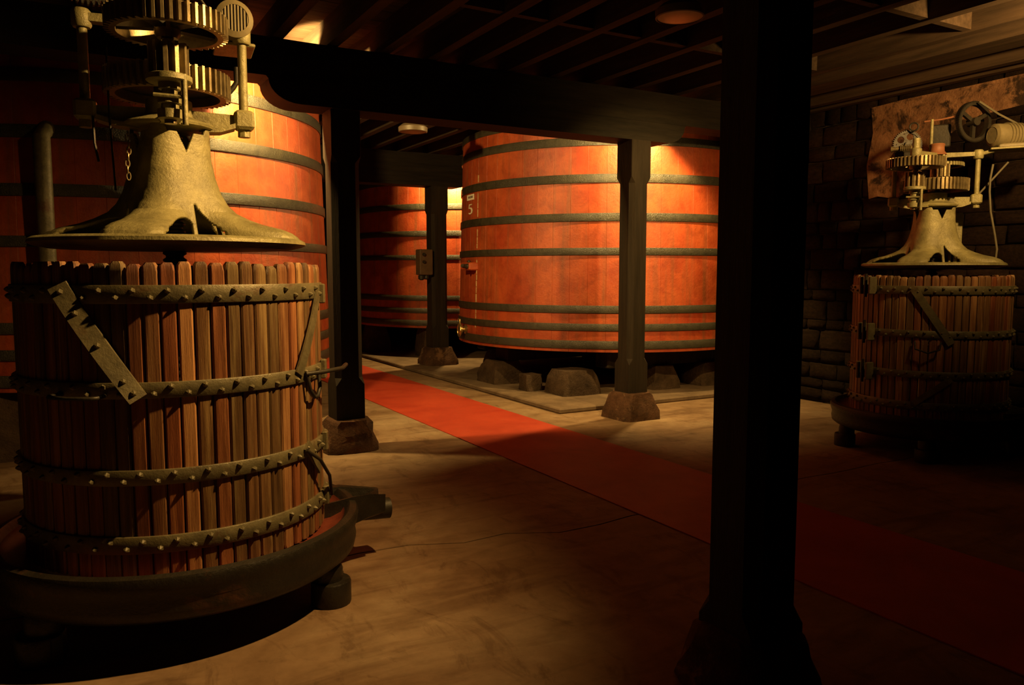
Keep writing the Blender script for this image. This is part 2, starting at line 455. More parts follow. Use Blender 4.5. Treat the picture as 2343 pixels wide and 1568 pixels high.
def tank(x, y, label, zrot=0):
    o = thing('wine_tank', (x, y, 0), label, 'tank', 'round red wine tanks with iron hoops')
    for i in range(NST):
        put('stave', STV, o, None, (0, 0, 2 * math.pi * (i + .5) / NST + zrot))
    for hm in HM: put('hoop', hm, o)
    put('tank_lid', LID, o); put('tank_bottom', BOT, o)
    return o
T1 = tank(.53, 9.02, 'big round red tank behind the large wine press')
T2 = tank(6.67, 9.02, 'big round red tank bearing the number 5, behind the middle post')
T3 = tank(6.67, 13.5, 'far round red tank seen through the gap beside the control box post')

def on_tank(a, z, dr=0, aim=None):
    """matrix: local x outward, y tangent (counter-clockwise), z up"""
    a = R(a); r = tR(z) + dr
    return Matrix.Translation((r * math.cos(a), r * math.sin(a), z)) @ Matrix.Rotation(a, 4, 'Z')
# number 5 tank fittings
lb = MB(on_tank(173.5, 2.468, .004)).box((-.004, -.125, -.036), (.004, .125, .036)).build('name_plate', 'paper', T2, 0)
lb['label'] = 'small white paper name plate'
mb = MB(on_tank(173.5, 2.468, .004))
for k, (y0, y1, z0, z1) in enumerate(((.085, .055, -.012, .016), (.042, .014, -.012, .016), (.004, -.02, -.012, .016), (-.035, -.07, -.012, .016))):
    mb.box((.0041, y1, z0), (.0052, y0, z1))
mb.build('print', 'ink', lb, 0)
def five(scale):
    """the painted figure 5, drawn as a ribbon"""
    pts = [(.30, .98), (-.16, .98), (-.22, .56), (-.05, .62), (.12, .60), (.25, .48), (.30, .30), (.24, .13), (.10, .02), (-.10, .0), (-.26, .10)]
    wd = [.05, .06, .05, .05, .08, .10, .11, .10, .07, .05, .06]
    L_, R_ = [], []
    for i, (x, z) in enumerate(pts):
        a = pts[max(i - 1, 0)]; b_ = pts[min(i + 1, len(pts) - 1)]
        tx, tz = b_[0] - a[0], b_[1] - a[1]; l = math.hypot(tx, tz) or 1
        nx, nz = -tz / l, tx / l
        L_.append((x + nx * wd[i], z + nz * wd[i])); R_.append((x - nx * wd[i], z - nz * wd[i]))
    return [[(a * scale, b_ * scale) for a, b_ in s] for s in (L_, R_)]
Lr, Rr_ = five(.12)
mb = MB(on_tank(173.5, 2.255, .003)); n5 = len(Lr)
Lr = [(a * 1.7, b_) for a, b_ in Lr]; Rr_ = [(a * 1.7, b_) for a, b_ in Rr_]
vs = [(.004, a, b_) for a, b_ in Lr] + [(.004, a, b_) for a, b_ in Rr_] + [(-.003, a, b_) for a, b_ in Lr] + [(-.003, a, b_) for a, b_ in Rr_]
fs = []
for i in range(n5 - 1):
    fs += [(i, i + 1, n5 + i + 1, n5 + i), (2 * n5 + i, 3 * n5 + i, 3 * n5 + i + 1, 2 * n5 + i + 1)]
mb.add(vs, fs).build('painted_number', 'white_paint', T2, 0)['label'] = 'white painted number 5'
# crusted seam at the edge of the hatch stave
mb = MB()
for z0, z1 in ((.78, 1.02), (1.11, 1.66), (1.80, 2.07), (2.2, 2.52), (2.64, 2.93)):
    rdm = random.Random(int(z0 * 100)); z = z0
    while z < z1 - .02:
        l = min(rdm.uniform(.05, .13), z1 - z)
        if rdm.random() < .8:
            mb.M = on_tank(180.2, z, .0)
            mb.box((-.003, -.008, 0), (rdm.uniform(.003, .006), rdm.uniform(.003, .012), l * .9))
        z += l
mb.M = None
mb.build('crusted_seam', 'crust', T2, 0)
# hatch bar with clamp screw
M_ = on_tank(176.5, 1.57)
hb = MB(M_).cbox((-.02, -.155, -.052), (.11, .155, .05), .014).build('hatch_bar', 'tank_paint', T2, 25)
hb['label'] = 'red wooden hatch bar'
MB(M_ @ Matrix.Translation((.11, .09, 0))).tube([(0, 0, 0), (.02, .0, 0), (.06, .02, 0), (.10, .05, .005)], .035, 12, .018).build('clamp_screw', 'black_iron', hb, 40)
MB(M_ @ Matrix.Translation((.10, .05, .005))).cyl((0, 0, 0), (.10, .09, .005), .02, 10).build('clamp_handle', 'black_iron', hb, 40)
MB(M_).lathe([(.02, .048), (.025, .055), (.02, .075), (.006, .082)], 12, c=(.05, -.0)).build('bolt_head', 'black_iron', hb, 40)
# drain valve
M_ = on_tank(171.5, .735)
vb = MB(M_ @ Matrix.Rotation(R(90), 4, 'Y')).lathe([(.06, 0), (.06, .02), (.035, .03), (.035, .07), (.072, .075), (.072, .095), (.05, .105), (.02, .11)], 20).build('drain_valve', 'brass', T2, 35)
vb['label'] = 'round brass drain valve'
MB(M_).tube([(.085, 0, .05), (.09, 0, .10), (.085, -.01, .13), (.10, -.04, .135)], .012, 8).build('valve_lever', 'brass', vb, 40)
MB(M_ @ Matrix.Translation((.1, 0, 0))).tube([(0, .075 * math.cos(t / 12 * 2 * math.pi), .085 * math.sin(t / 12 * 2 * math.pi) - .01) for t in range(13)], .008, 6).build('valve_wheel', 'brass', vb, 40)
# vertical pipe on the left tank
a_ = R(-107.2)
MB().tube([(2.14 * math.cos(a_), 2.14 * math.sin(a_), z) for z in (.6, 1.2, 1.9, 2.52)] + [(2.0 * math.cos(a_), 2.0 * math.sin(a_), 2.60)], .062, 14).build('overflow_pipe', 'basket_iron', T1, 50)['label'] = 'thick vertical iron pipe'

# timbers and stones under the tanks
def sup_stone(x, y, w_, d_, h, label, seed, z0=.055, rz=0, taper=.62, mat='support_stone'):
    rdm = random.Random(seed); rings = []
    for z, k in ((0, 1), (h * .35, .97), (h * .75, (1 + taper) / 2), (h, taper)):
        rings.append([(a * w_ / 2 * k + rdm.uniform(-.015, .015), b_ * d_ / 2 * k + rdm.uniform(-.015, .015), z + (rdm.uniform(-.015, .015) if 0 < z < h else 0))
                      for a, b_ in ((-1, -.9), (-.9, -1), (0, -1.03), (.9, -1), (1, -.9), (1.03, 0), (1, .9), (.9, 1), (0, 1.03), (-.9, 1), (-1, .9), (-1.03, 0))])
    o = MB().loft(rings).build('support_stone', mat, None, 40, (x, y, z0), (0, 0, rz))
    return tag(o, label, 'stone', 'stones under the tanks')
def bearer(x0, x1, y, label, z0=.34, z1=.557, w_=.13):
    o = MB().cbox((x0, y - w_, z0), (x1, y + w_, z1), .015).build('tank_bearer', 'post_timber', None, 25)
    return tag(o, label, 'bearer', 'timbers under the tanks')
sup_stone(4.98, 8.98, .50, .55, .285, 'pyramid-shaped grey stone at the left end under the number five tank', 11)
sup_stone(4.90, 8.12, .20, .22, .20, 'smallest squared stone block under the number five tank', 12, taper=.95)
sup_stone(5.22, 7.68, .52, .46, .285, 'chipped two-tone stone under the number five tank, left of the middle post', 13, taper=.75)
sup_stone(6.42, 7.55, .42, .42, .285, 'dark stone under the number five tank just right of the middle post', 14)
sup_stone(7.25, 7.55, .62, .46, .285, 'wide stone under the number five tank beside the nearest post', 15)
bearer(5.6, 7.75, 7.62, 'front timber bearing the number five tank')
bearer(4.95, 8.4, 8.95, 'middle timber bearing the number five tank', w_=.16)
bearer(5.4, 7.9, 10.4, 'rear timber bearing the number five tank')
sup_stone(5.75, 10.4, .42, .42, .285, 'rear left stone under the number five tank', 16)
sup_stone(7.6, 10.4, .42, .42, .285, 'rear right stone under the number five tank', 17)
sup_stone(8.0, 8.95, .46, .46, .285, 'right hand stone under the number five tank', 18)
sup_stone(5.45, 12.35, .42, .46, .50, 'lit stone under the far tank left of the control box post', 19, taper=.8)
sup_stone(7.0, 12.0, .46, .46, .50, 'dark stone under the far tank behind the post', 20)
sup_stone(7.2, 14.9, .46, .46, .50, 'rear stone under the far tank', 21)
sup_stone(4.9, 13.6, .46, .46, .50, 'left stone under the far tank', 22)
for k, (x, y) in enumerate(((1.75, 8.0), (-.5, 7.5), (1.9, 9.9), (-.9, 10.0), (.6, 7.4))):
    sup_stone(x, y, .5, .5, .555, ['stone below the right edge of the tank behind the large press', 'leftmost stone below the tank behind the large press', 'rear right stone below the tank behind the large press',
                                 'rear left stone below the tank behind the large press', 'front stone below the tank behind the large press'][k], 30 + k, z0=0, taper=.8)

# ================================================================== WINE PRESSES
NS = 66
RBK = .632
def basket_stave(seed, top):
    """tapering wooden slat with rounded upper end; local x outward"""
    rdm = random.Random(seed)
    w_, t = .0280 + rdm.uniform(-.0022, .0008), .034
    c = .006; rings = []
    for z, sx, k in ((.315, .9, 1), (.33, 1, 1), (.75, 1, 1), (1.15, 1, 1), (top - .035, 1, 1), (top - .012, .92, .9), (top, .62, .62)):
        ww = w_ * sx; tt = t * k; e = rdm.uniform(-.0012, .0012)
        x0 = RBK - .017 - tt / 2; x1 = RBK - .017 + tt / 2
        rings.append([(x0, -ww + e, z), (x1 - c, -ww + e, z), (x1, -ww + c + e, z), (x1, ww - c + e, z), (x1 - c, ww + e, z), (x0, ww + e, z)])
    return MB().loft(rings).mesh('stave', 'stave_wood', 35)
BSTV = [basket_stave(i, 1.535 + (-.012, .004, -.003, .006, -.006, 0)[i]) for i in range(6)]
BANDS = [(1.415, .070), (1.050, .062), (.712, .060), (.447, .068)]
BNDM = [MB().torus_lathe([(RBK - .001, z - h / 2), (RBK + .0085, z - h / 2), (RBK + .011, z - h / 2 + .003), (RBK + .011, z + h / 2 - .003), (RBK + .0085, z + h / 2), (RBK - .001, z + h / 2)], 132).mesh('band', 'basket_iron', 40) for z, h in BANDS]
BOLT = MB(Matrix.Rotation(R(90), 4, 'Y')).lathe([(.0125, 0), (.012, .006), (.008, .012), (.003, .0175)], 6).mesh('bolt', 'basket_iron', 30)

def cylpt(a, z, r): return (r * math.cos(R(a)), r * math.sin(R(a)), z)
def strap(a0, z0, a1, z1, wd, r, t=.009, n=14, tilt=0):
    """flat iron strap lying on the basket from (angle, height) to (angle, height)"""
    rings = []
    da, dz = R(a1 - a0) * r, z1 - z0; l = math.hypot(da, dz); nx, nz = -dz / l, da / l
    for k in range(n + 1):
        f = k / n; a = R(a0) * r + da * f; z = z0 + dz * f
        ring = []
        for s, rr in ((-1, r), (1, r), (1, r + t), (-1, r + t)):
            aa = (a + nx * wd / 2 * s) / r
            rr += tilt * (1 - s) / 2
            ring.append((rr * math.cos(aa), rr * math.sin(aa), z + nz * wd / 2 * s))
        rings.append(ring)
    return MB().loft(rings)

def press_head_mesh():
    crest = [(1.645, .552), (1.66, .540), (1.675, .520), (1.693, .475), (1.712, .395), (1.735, .332), (1.763, .275), (1.80, .238), (1.85, .21), (1.92, .187), (2.0, .172), (2.07, .168), (2.135, .168)]
    valley = [(1.645, .235), (1.68, .225), (1.72, .215), (1.76, .205), (1.80, .196), (1.86, .18), (1.93, .165), (2.0, .152), (2.07, .146), (2.135, .146)]
    def ip(tab, z):
        for (z0, r0), (z1, r1) in zip(tab, tab[1:]):
            if z <= z1: return r0 + (r1 - r0) * (z - z0) / (z1 - z0)
        return tab[-1][1]
    zs = [1.645 + .002 * k for k in range(0, 62)] + [1.77 + .01 * k for k in range(0, 26)] + [2.03 + .0035 * k for k in range(0, 31)]
    nt_ = 320; th0 = R(-18)
    vs = []
    for z in zs:
        k = (z - 1.645) / .49
        for i in range(nt_):
            th = 2 * math.pi * i / nt_
            wv = .5 + .5 * math.cos(4 * (th - th0))
            dd = abs(((math.degrees(th - th0) + 45) % 90) - 45)
            t_ = min(1, max(0, (dd - 7) / 30)); broad = 1 - t_ * t_ * (3 - 2 * t_)
            q = max(0, 1 - k * 2.4); wv = wv * (1 - q) + broad * q
            r = ip(valley, z) + (ip(crest, z) - ip(valley, z)) * wv
            vs.append((r * math.cos(th), r * math.sin(th), z))
    fs = []
    for k in range(len(zs) - 1):
        zc_ = (zs[k] + zs[k + 1]) / 2
        for i in range(nt_):
            th = 2 * math.pi * (i + .5) / nt_
            d = ((math.degrees(th - th0) + 45) % 90) - 45        # from nearest crest
            dv = ((math.degrees(th - th0)) % 90) - 45            # from nearest valley centre
            if -30 < dv < 17 and abs(dv + 4) > 2.2:
                hgt = .084 * math.sqrt(max(0, 1 - (abs(dv - 4) / 13) ** 3.2)) if abs(dv - 4) < 13 else 0
                if dv < -4: hgt = .088 * math.sqrt(max(0, 1 - (abs(dv + 17) / 13) ** 2.6)) if abs(dv + 17) < 13 else 0
                elif dv < 12: hgt += .070 * (1 - (dv + 2) / 14)
                if zc_ < 1.645 + hgt: continue
            if abs(dv + 2) < 15 and zc_ > 2.105 - .085 * (1 - abs(dv + 2) / 15): continue
            if abs(d) > 8 and zc_ > 2.105 + .03 * max(0, 1 - (abs(d) - 8) / 6): continue
            j = (i + 1) % nt_
            fs.append((k * nt_ + i, k * nt_ + j, (k + 1) * nt_ + j, (k + 1) * nt_ + i))
    return MB().add(vs, fs).mesh('press_head', 'head_iron', 60)
HEADM = press_head_mesh()

def gear_set(mb_name, par, c, Rt, n, z0, z1, web, spokes, mat='gear_steel', hub=.06):
    g = MB().gear(Rt, Rt * .915, n, z0, z1, Rt * .82, c).build(mb_name, mat, par, 25)
    zc_ = (z0 + z1) / 2
    mb = MB(); 
    for s in range(spokes):
        a = 2 * math.pi * s / spokes + .4
        mb.M = Matrix.Translation((c[0], c[1], 0)) @ Matrix.Rotation(a, 4, 'Z')
        mb.box((hub * .8, -.022, zc_ - .02), (Rt * .84, .022, zc_ + .012))
    mb.M = None
    if web: mb.lathe([(Rt * .83, zc_ - .010), (Rt * .83, zc_ + .010)], 40, c=c)
    mb.build('spokes' if not web else 'web', 'black_iron', g, 30)
    MB().lathe([(hub * .8, z0 - .015), (hub, z0), (hub, z1), (hub * .8, z1 + .02)], 24, c=c).build('hub', mat, g, 40)
    return g

def wine_press(loc, rz, sc, label, lead):
    P = thing('wine_press', loc, label, 'wine press', 'old basket wine presses', rz, sc)
    rdm = random.Random(5 if lead else 6)
    # --- basket
    for i in range(NS):
        put('stave', BSTV[rdm.randrange(6)], P, (0, 0, 0), (0, 0, 2 * math.pi * i / NS))
    for bi, (z, h) in enumerate(BANDS):
        bd = put('band', BNDM[bi], P)
        for i in range(NS):
            a = 2 * math.pi * i / NS
            if math.sin(a) > .45: continue
            zz = z + (.014 if i % 2 else -.014)
            put('bolt', BOLT, bd, ((RBK + .009) * math.cos(a), (RBK + .009) * math.sin(a), zz), (0, 0, a))
    # --- straps, handle, clasps
    if lead:
        s = strap(-127.5, 1.450, -102.5, 1.022, .058, RBK + .013, tilt=.034).build('brace', 'basket_iron', P, 30)
        for a, z in ((-126.5, 1.425), (-121.5, 1.345), (-114.5, 1.225), (-104, 1.045), (-107, 1.09)):
            put('bolt', BOLT, s, ((RBK + .036) * math.cos(R(a)), (RBK + .036) * math.sin(R(a)), z), (0, 0, R(a + 25)))
        strap(-25, 1.40, -43, 1.06, .05, RBK + .012).build('brace', 'basket_iron', P, 30)
        MB().tube([cylpt(-40, .72, RBK + .02), cylpt(-33, .66, RBK + .045), cylpt(-24, .56, RBK + .05), cylpt(-15, .44, RBK + .04)], .008, 8).build('tie_rod', 'black_iron', P, 50)
        strap(-39, .74, -27, .60, .05, RBK + .012).build('brace', 'basket_iron', P, 30)
        MB().tube([cylpt(-130, 1.035, RBK + .0), cylpt(-130, 1.035, RBK + .07), cylpt(-129, 1.035, RBK + .085), cylpt(-122, 1.033, RBK + .095), cylpt(-115, 1.033, RBK + .085), cylpt(-114, 1.033, RBK + .07), cylpt(-114, 1.033, RBK)], .008, 8).build('handle', 'black_iron', P, 50)
        MB().tube([cylpt(-39, 1.055, RBK + .02), cylpt(-32, 1.057, RBK + .07), cylpt(-20, 1.055, RBK + .11), cylpt(-6, 1.05, RBK + .12)], .010, 8).build('clasp_bar', 'black_iron', P, 50)
        MB().tube([cylpt(-38, 1.045, RBK + .02), cylpt(-37, .98, RBK + .028), cylpt(-34, .945, RBK + .03), cylpt(-31, .945, RBK + .03), cylpt(-28, .98, RBK + .028), cylpt(-27, 1.04, RBK + .02)], .009, 8).build('clasp_ring', 'black_iron', P, 50)
        for z in (1.40, 1.05, .71, .45):     # split of the basket on the right limb
            a = R(-18)
            MB(Matrix.Translation(((RBK + .01) * math.cos(a), (RBK + .01) * math.sin(a), z)) @ Matrix.Rotation(a, 4, 'Z')).cbox((-.005, -.02, -.045), (.022, .02, .045), .005).build('hinge_plate', 'basket_iron', P, 25)
    else:
        strap(-101, 1.425, -75, .975, .06, RBK + .012).build('brace', 'basket_iron', P, 30)
        strap(-74, .69, -98, .47, .05, RBK + .012).build('brace', 'basket_iron', P, 30)
        for z in (1.45, 1.05, .71):
            for a in (-140, -131):
                M_ = Matrix.Translation(((RBK + .01) * math.cos(R(a)), (RBK + .01) * math.sin(R(a)), z)) @ Matrix.Rotation(R(a), 4, 'Z')
                MB(M_).cbox((-.005, -.014, -.075), (.075, .014, .075), .006).build('hinge_plate', 'basket_iron', P, 25)
            M_ = Matrix.Translation((.70 * math.cos(R(-135.5)), .70 * math.sin(R(-135.5)), z))
            MB(M_).cyl((0, 0, -.10), (0, 0, .10), .014, 10).build('hinge_pin', 'black_iron', P, 40)
        MB().tube([cylpt(-99, .99, RBK + .02), cylpt(-98, .93, RBK + .045), cylpt(-90, .90, RBK + .055), cylpt(-83, .93, RBK + .045), cylpt(-82, .99, RBK + .02)], .008, 8).build('handle', 'black_iron', P, 50)
    # --- trough and feet
    tr = MB().torus_lathe([(.05, .28), (.66, .300), (.715, .318), (.738, .358), (.755, .372), (.785, .366), (.795, .345), (.788, .31), (.775, .27), (.782, .235), (.775, .20), (.75, .18), (.05, .17)], 96).build('trough', 'trough_iron', P, 45)
    MB().torus_lathe([(.05, .283), (.66, .304), (.713, .322), (.728, .345), (.724, .32), (.66, .295), (.05, .275)], 72).build('wine_lees', 'wine_stain', tr, 45)
    # spout
    a = R(4 if lead else -8)
    Ms = Matrix.Rotation(a, 4, 'Z')
    mb = MB(Ms)
    rings = []
    for x, hw, z0, z1 in ((.60, .16, .22, .372), (.76, .13, .22, .385), (.86, .085, .235, .375), (.95, .07, .25, .36)):
        rings.append([(x, -hw, z1), (x, -hw * .9, z0 + .02), (x, -hw * .45, z0), (x, hw * .45, z0), (x, hw * .9, z0 + .02), (x, hw, z1), (x, hw * .8, z1 - .005), (x, hw * .6, z0 + .045), (x, -hw * .6, z0 + .045), (x, -hw * .8, z1 - .005)])
    mb.loft(rings).build('spout', 'trough_iron', tr, 45)
    MB(Ms).cyl((.82, .03, .265), (1.0, .03, .255), .055, 16).build('spout_pipe', 'black_iron', tr, 40)
    fang = (-33, -138, 118) if lead else (-2, -88, -152, -270)
    for fa in fang:
        Mf = Matrix.Rotation(R(fa), 4, 'Z') @ Matrix.Translation((.715, 0, 0))
        f = MB(Mf).lathe([(.088, 0), (.09, .01), (.09, .10), (.085, .108)], 20).build('foot', 'trough_iron', P, 40)
        MB(Mf).lathe([(.066, .10), (.068, .16), (.055, .20), (.03, .225)], 18, c=(-.015, 0)).build('foot_pad', 'trough_iron', f, 45)
        MB(Mf).box((-.02, .082, .0), (.02, .10, .11)).build('lug', 'trough_iron', f, 25)
    # --- screw
    mb = MB()
    prof = []
    z = .26
    while z < 2.30:
        prof += [(.038, z), (.050, z + .008), (.050, z + .016), (.038, z + .024)]; z += .032
    mb.lathe(prof, 20).build('screw', 'black_iron', P, 25)
    # --- plate and head
    MB().lathe([(.10, 1.592), (.50, 1.60), (.556, 1.612), (.575, 1.622), (.572, 1.636), (.555, 1.646), (.10, 1.648)], 96).build('pressure_plate', 'head_iron', P, 40)
    hd = put('press_head', HEADM, P)
    sm = hd.modifiers.new('thick', 'SOLIDIFY'); sm.thickness = .016; sm.offset = -1
    # --- collar and arms
    co = MB().lathe([(.10, 2.120), (.185, 2.136), (.190, 2.146), (.182, 2.154), (.14, 2.168), (.10, 2.185), (.095, 2.255), (.06, 2.262)], 40).build('collar', 'head_iron', P, 35)
    for s, xb in ((1, .315), (-1, -.33)):
        arm = [(.06 * s, 2.218), ((abs(xb) - .04) * s, 2.212), ((abs(xb) - .04) * s, 2.165), (.215 * s, 2.142), (.15 * s, 2.128), (.06 * s, 2.15)]
        if s < 0: arm = arm[::-1]
        MB().prism(arm[::-1], -.026, .026, 'XZ').build('arm', 'head_iron', co, 25)
        MB().prism([((abs(xb) - .04) * s, 2.150), ((abs(xb) - .04) * s, 2.172), (.21 * s, 2.148), (.12 * s, 2.138), (.12 * s, 2.122), (.21 * s, 2.128)][::s], -.05, .05, 'XZ').build('arm_flange', 'head_iron', co, 25)
        MB(Matrix.Translation((xb, 0, 0))).cbox((-.044, -.05, 2.150), (.044, .05, 2.235), .012).build('arm_block', 'head_iron', co, 25)
        MB().cyl((xb, 0, 2.118), (xb, 0, 2.15), .028, 8).build('nut', 'head_iron', co, 30)
        MB().cyl((xb, 0, 2.22), (xb, 0, 2.60), .0205, 16).build('column', 'head_iron', P, 40)
        MB().lathe([(.034, 2.535), (.040, 2.545), (.040, 2.60), (.030, 2.612)], 20, c=(xb, 0)).build('column_cap', 'head_iron', P, 40)
    # --- gears
    px_, py_ = (.004, -.34) if lead else (-.16, -.30)
    gear_set('main_gear', P, (0, 0), .262, 50, 2.272, 2.372, True, 0)
    MB().lathe([(.05, 2.37), (.05, 2.50), (.045, 2.62)], 20).build('main_shaft', 'gear_steel', P, 40)
    MB().gear(.078, .052, 11, 2.285, 2.415, .02, (px_, py_)).build('pinion', 'gear_steel', P, 25)
    MB().lathe([(.080, 2.262), (.088, 2.268), (.088, 2.288), (.07, 2.296)], 24, c=(px_, py_)).build('pinion_flange', 'head_iron', P, 40)
    MB().lathe([(.030, 2.115), (.048, 2.12), (.050, 2.155), (.034, 2.158), (.034, 2.178), (.046, 2.18), (.046, 2.208), (.03, 2.212), (.03, 2.234), (.042, 2.236), (.042, 2.262)], 20, c=(px_, py_)).build('pinion_bearing', 'head_iron', P, 30)
    MB().cyl((px_, py_, 2.10), (px_, py_, 2.63), .024, 14).build('pinion_shaft', 'gear_steel', P, 40)
    bm = MB(); 
    d = Vector((px_, py_, 0)).normalized(); nrm = Vector((-d.y, d.x, 0)); e = Vector((px_, py_, 0))
    ring = lambda p, hw, z0, z1: [tuple(p - nrm * hw + Vector((0, 0, z0))), tuple(p + nrm * hw + Vector((0, 0, z0))), tuple(p + nrm * hw + Vector((0, 0, z1))), tuple(p - nrm * hw + Vector((0, 0, z1)))]
    bm.loft([ring(d * .10, .05, 2.135, 2.165), ring(d * .22, .035, 2.125, 2.155), ring(e, .042, 2.118, 2.15)]).build('bearing_bracket', 'head_iron', P, 25)
    MB().cyl((px_ + .055, py_ - .055, 2.09), (px_ + .055, py_ - .055, 2.29), .0115, 12).build('stop_rod', 'head_iron', P, 40)
    MB().cyl((px_ + .055, py_ - .055, 2.20), (px_ - .06, py_ - .04, 2.205), .008, 8).build('stop_lever', 'head_iron', P, 40)
    gear_set('upper_gear', P, (px_, py_), .232, 46, 2.452, 2.530, False, 5, hub=.05)
    # --- crosshead
    MB().prism([(-.33, 2.560), (.315, 2.560), (.315, 2.592), (.06, 2.60), (-.06, 2.60), (-.33, 2.592)], -.028, .028, 'XZ').build('crosshead', 'head_iron', P, 25)
    bm = MB(); bm.loft([ring(d * .02, .04, 2.562, 2.598), ring(e, .032, 2.562, 2.594)]).build('crosshead_arm', 'head_iron', P, 25)
    MB().lathe([(.042, 2.55), (.045, 2.56), (.045, 2.61), (.03, 2.62), (.03, 2.70)], 20, c=(px_, py_)).build('shaft_cap', 'head_iron', P, 40)
    MB().lathe([(.085, 2.585), (.075, 2.60), (.058, 2.62), (.056, 2.66), (.062, 2.675), (.055, 2.685)], 24).build('crosshead_cap', 'rust_paint', P, 40)
    def holed_wheel(c, rad, rotm, holes, teeth, t=.03, spokes=0, mat='black_iron'):
        Mw = Matrix.Translation(c) @ rotm
        wq = MB(Mw).gear(rad, rad * .93, teeth, -t / 2, t / 2, rad * .80).build('drive_wheel', mat, P, 25)
        mb_ = MB()
        if spokes:
            for s in range(spokes):
                mb_.M = Mw @ Matrix.Rotation(2 * math.pi * s / spokes + .5, 4, 'Z')
                mb_.box((.02, -.016, -t * .3), (rad * .82, .016, t * .3))
            mb_.M = Mw
        else:
            mb_.M = Mw
            rings_n = 48     # plate with round holes between hub and rim
            ang = [2 * math.pi * k / rings_n for k in range(rings_n)]
            rh = rad * .24
            ro = rad * .56
            # spoked web leaves round-ended windows
            for s in range(holes):
                a = 2 * math.pi * s / holes
                nn = 16
                outr = []
                for k in range(nn):
                    th = 2 * math.pi * k / nn
                    outr.append((ro * math.cos(a) + rh * math.cos(th), ro * math.sin(a) + rh * math.sin(th)))
                a2 = math.pi / holes
                sq = []
                for k in range(nn):
                    th = 2 * math.pi * k / nn
                    dx, dy = math.cos(th - a), math.sin(th - a)
                    k_ = 1 / max(abs(dx), abs(dy))
                    rr_ = ro + dx * k_ * rad * .26
                    aa = a + dy * k_ * a2
                    sq.append((rr_ * math.cos(aa), rr_ * math.sin(aa)))
                vs_ = [(x, y, -t * .2) for x, y in outr] + [(x, y, -t * .2) for x, y in sq] + [(x, y, t * .2) for x, y in outr] + [(x, y, t * .2) for x, y in sq]
                fs_ = []
                for k in range(nn):
                    j = (k + 1) % nn
                    fs_ += [(k, nn + k, nn + j, j), (2 * nn + k, 2 * nn + j, 3 * nn + j, 3 * nn + k), (k, j, 2 * nn + j, 2 * nn + k), (nn + k, 3 * nn + k, 3 * nn + j, nn + j)]
                mb_.add(vs_, fs_)
            mb_.lathe([(rad * .31, -t * .2), (rad * .31, t * .2)], 24)
        mb_.lathe([(rad * .2, -t), (rad * .2, t)], 20)
        mb_.M = None
        mb_.build('wheel_web', mat, wq, 30)
        return wq
    def motor(c, rotm, rad, ln):
        """electric motor, vent grille on local -z end"""
        Mm = Matrix.Translation(c) @ rotm
        mo = MB(Mm).lathe([(rad * .82, -ln / 2), (rad * .97, -ln / 2 + .012), (rad, -ln / 2 + .03), (rad, ln / 2 - .03), (rad * .9, ln / 2), (rad * .2, ln / 2 + .005)], 32).build('motor', 'motor_paint', P, 35)
        MB(Mm).torus_lathe([(rad * .70, -ln / 2 - .010), (rad * .98, -ln / 2 + .004), (rad * .98, -ln / 2 + .02), (rad * .70, -ln / 2 + .006)], 32).build('grille_ring', 'motor_paint', mo, 40)
        for k in range(-4, 5):
            x = k * rad * .165; l = math.sqrt(max(0, (rad * .72) ** 2 - x * x))
            MB(Mm).box((x - rad * .045, -l, -ln / 2 - .008), (x + rad * .045, l, -ln / 2 + .002)).build('grille_bar', 'motor_paint', mo, 25)
        MB(Mm).lathe([(rad * .72, -ln / 2 - .0012), (rad * .72, -ln / 2 + .001)], 28).build('grille_back', 'black_iron', mo, 30)
        return mo, Mm
    if lead:
        holed_wheel((-.30, -.02, 2.83), .205, Matrix.Rotation(R(90), 4, 'X') @ Matrix.Rotation(R(8), 4, 'Y'), 5, 60, mat='trough_iron')
        mo, Mm = motor((.268, .06, 2.632), Matrix.Rotation(R(8), 4, 'Z') @ Matrix.Rotation(R(-90), 4, 'X'), .084, .24)
        MB().cbox((.20, .0, 2.53), (.375, .22, 2.546), .004).build('motor_shelf', 'head_iron', P, 25)
        MB().tube([(.30, .16, 2.47), (.30, .16, 2.40), (.285, .16, 2.375), (.235, .16, 2.315), (.20, .16, 2.28)], .013, 10).build('conduit', 'black_iron', P, 50)
        MB().tube([(.11, -.02, 2.76), (.16, .02, 2.70), (.225, .05, 2.64)], .007, 8).build('control_rod', 'black_iron', P, 50)
        MB().tube([(-.30, -.05, 2.16), (-.298, -.05, 2.05), (-.285, -.05, 1.97)], .006, 6).build('hanging_cable', 'black_iron', P, 50)
        MB().tube([(-.238, -.05, 2.45), (-.236, -.05, 2.15), (-.225, -.05, 1.85)], .005, 6).build('hanging_cable', 'black_iron', P, 50)
        ch = MB().tube([(-.165, -.09, 2.10), (-.166, -.10, 2.075)], .004, 6).build('chain', 'gear_steel', P, 50)
        lk = MB().tube([(.008 * math.cos(t / 10 * 2 * math.pi), 0, .017 * math.sin(t / 10 * 2 * math.pi)) for t in range(11)], .0028, 5).mesh('chain_link', 'gear_steel', 50)
        for k in range(7):
            put('chain_link', lk, ch, (-.166 + .004 * math.sin(k), -.155, 2.062 - k * .0265), (0, 0, R(80) * (k % 2) + .3))
    else:
        holed_wheel((-.24, .02, 2.70), .125, Matrix.Rotation(R(90), 4, 'X') @ Matrix.Rotation(R(20), 4, 'Y'), 5, 44)
        MB().cyl((-.345, -.06, 2.655), (-.17, -.06, 2.66), .018, 12).build('worm_shaft', 'gear_steel', P, 40)
        for k in range(6):
            MB().cyl((-.29 + k * .016, -.06, 2.656), (-.281 + k * .016, -.06, 2.656), .034, 14).build('worm_thread', 'gear_steel', P, 40)
        MB().cbox((-.35, -.13, 2.555), (-.16, .0, 2.63), .02).build('gear_case', 'black_iron', P, 30)
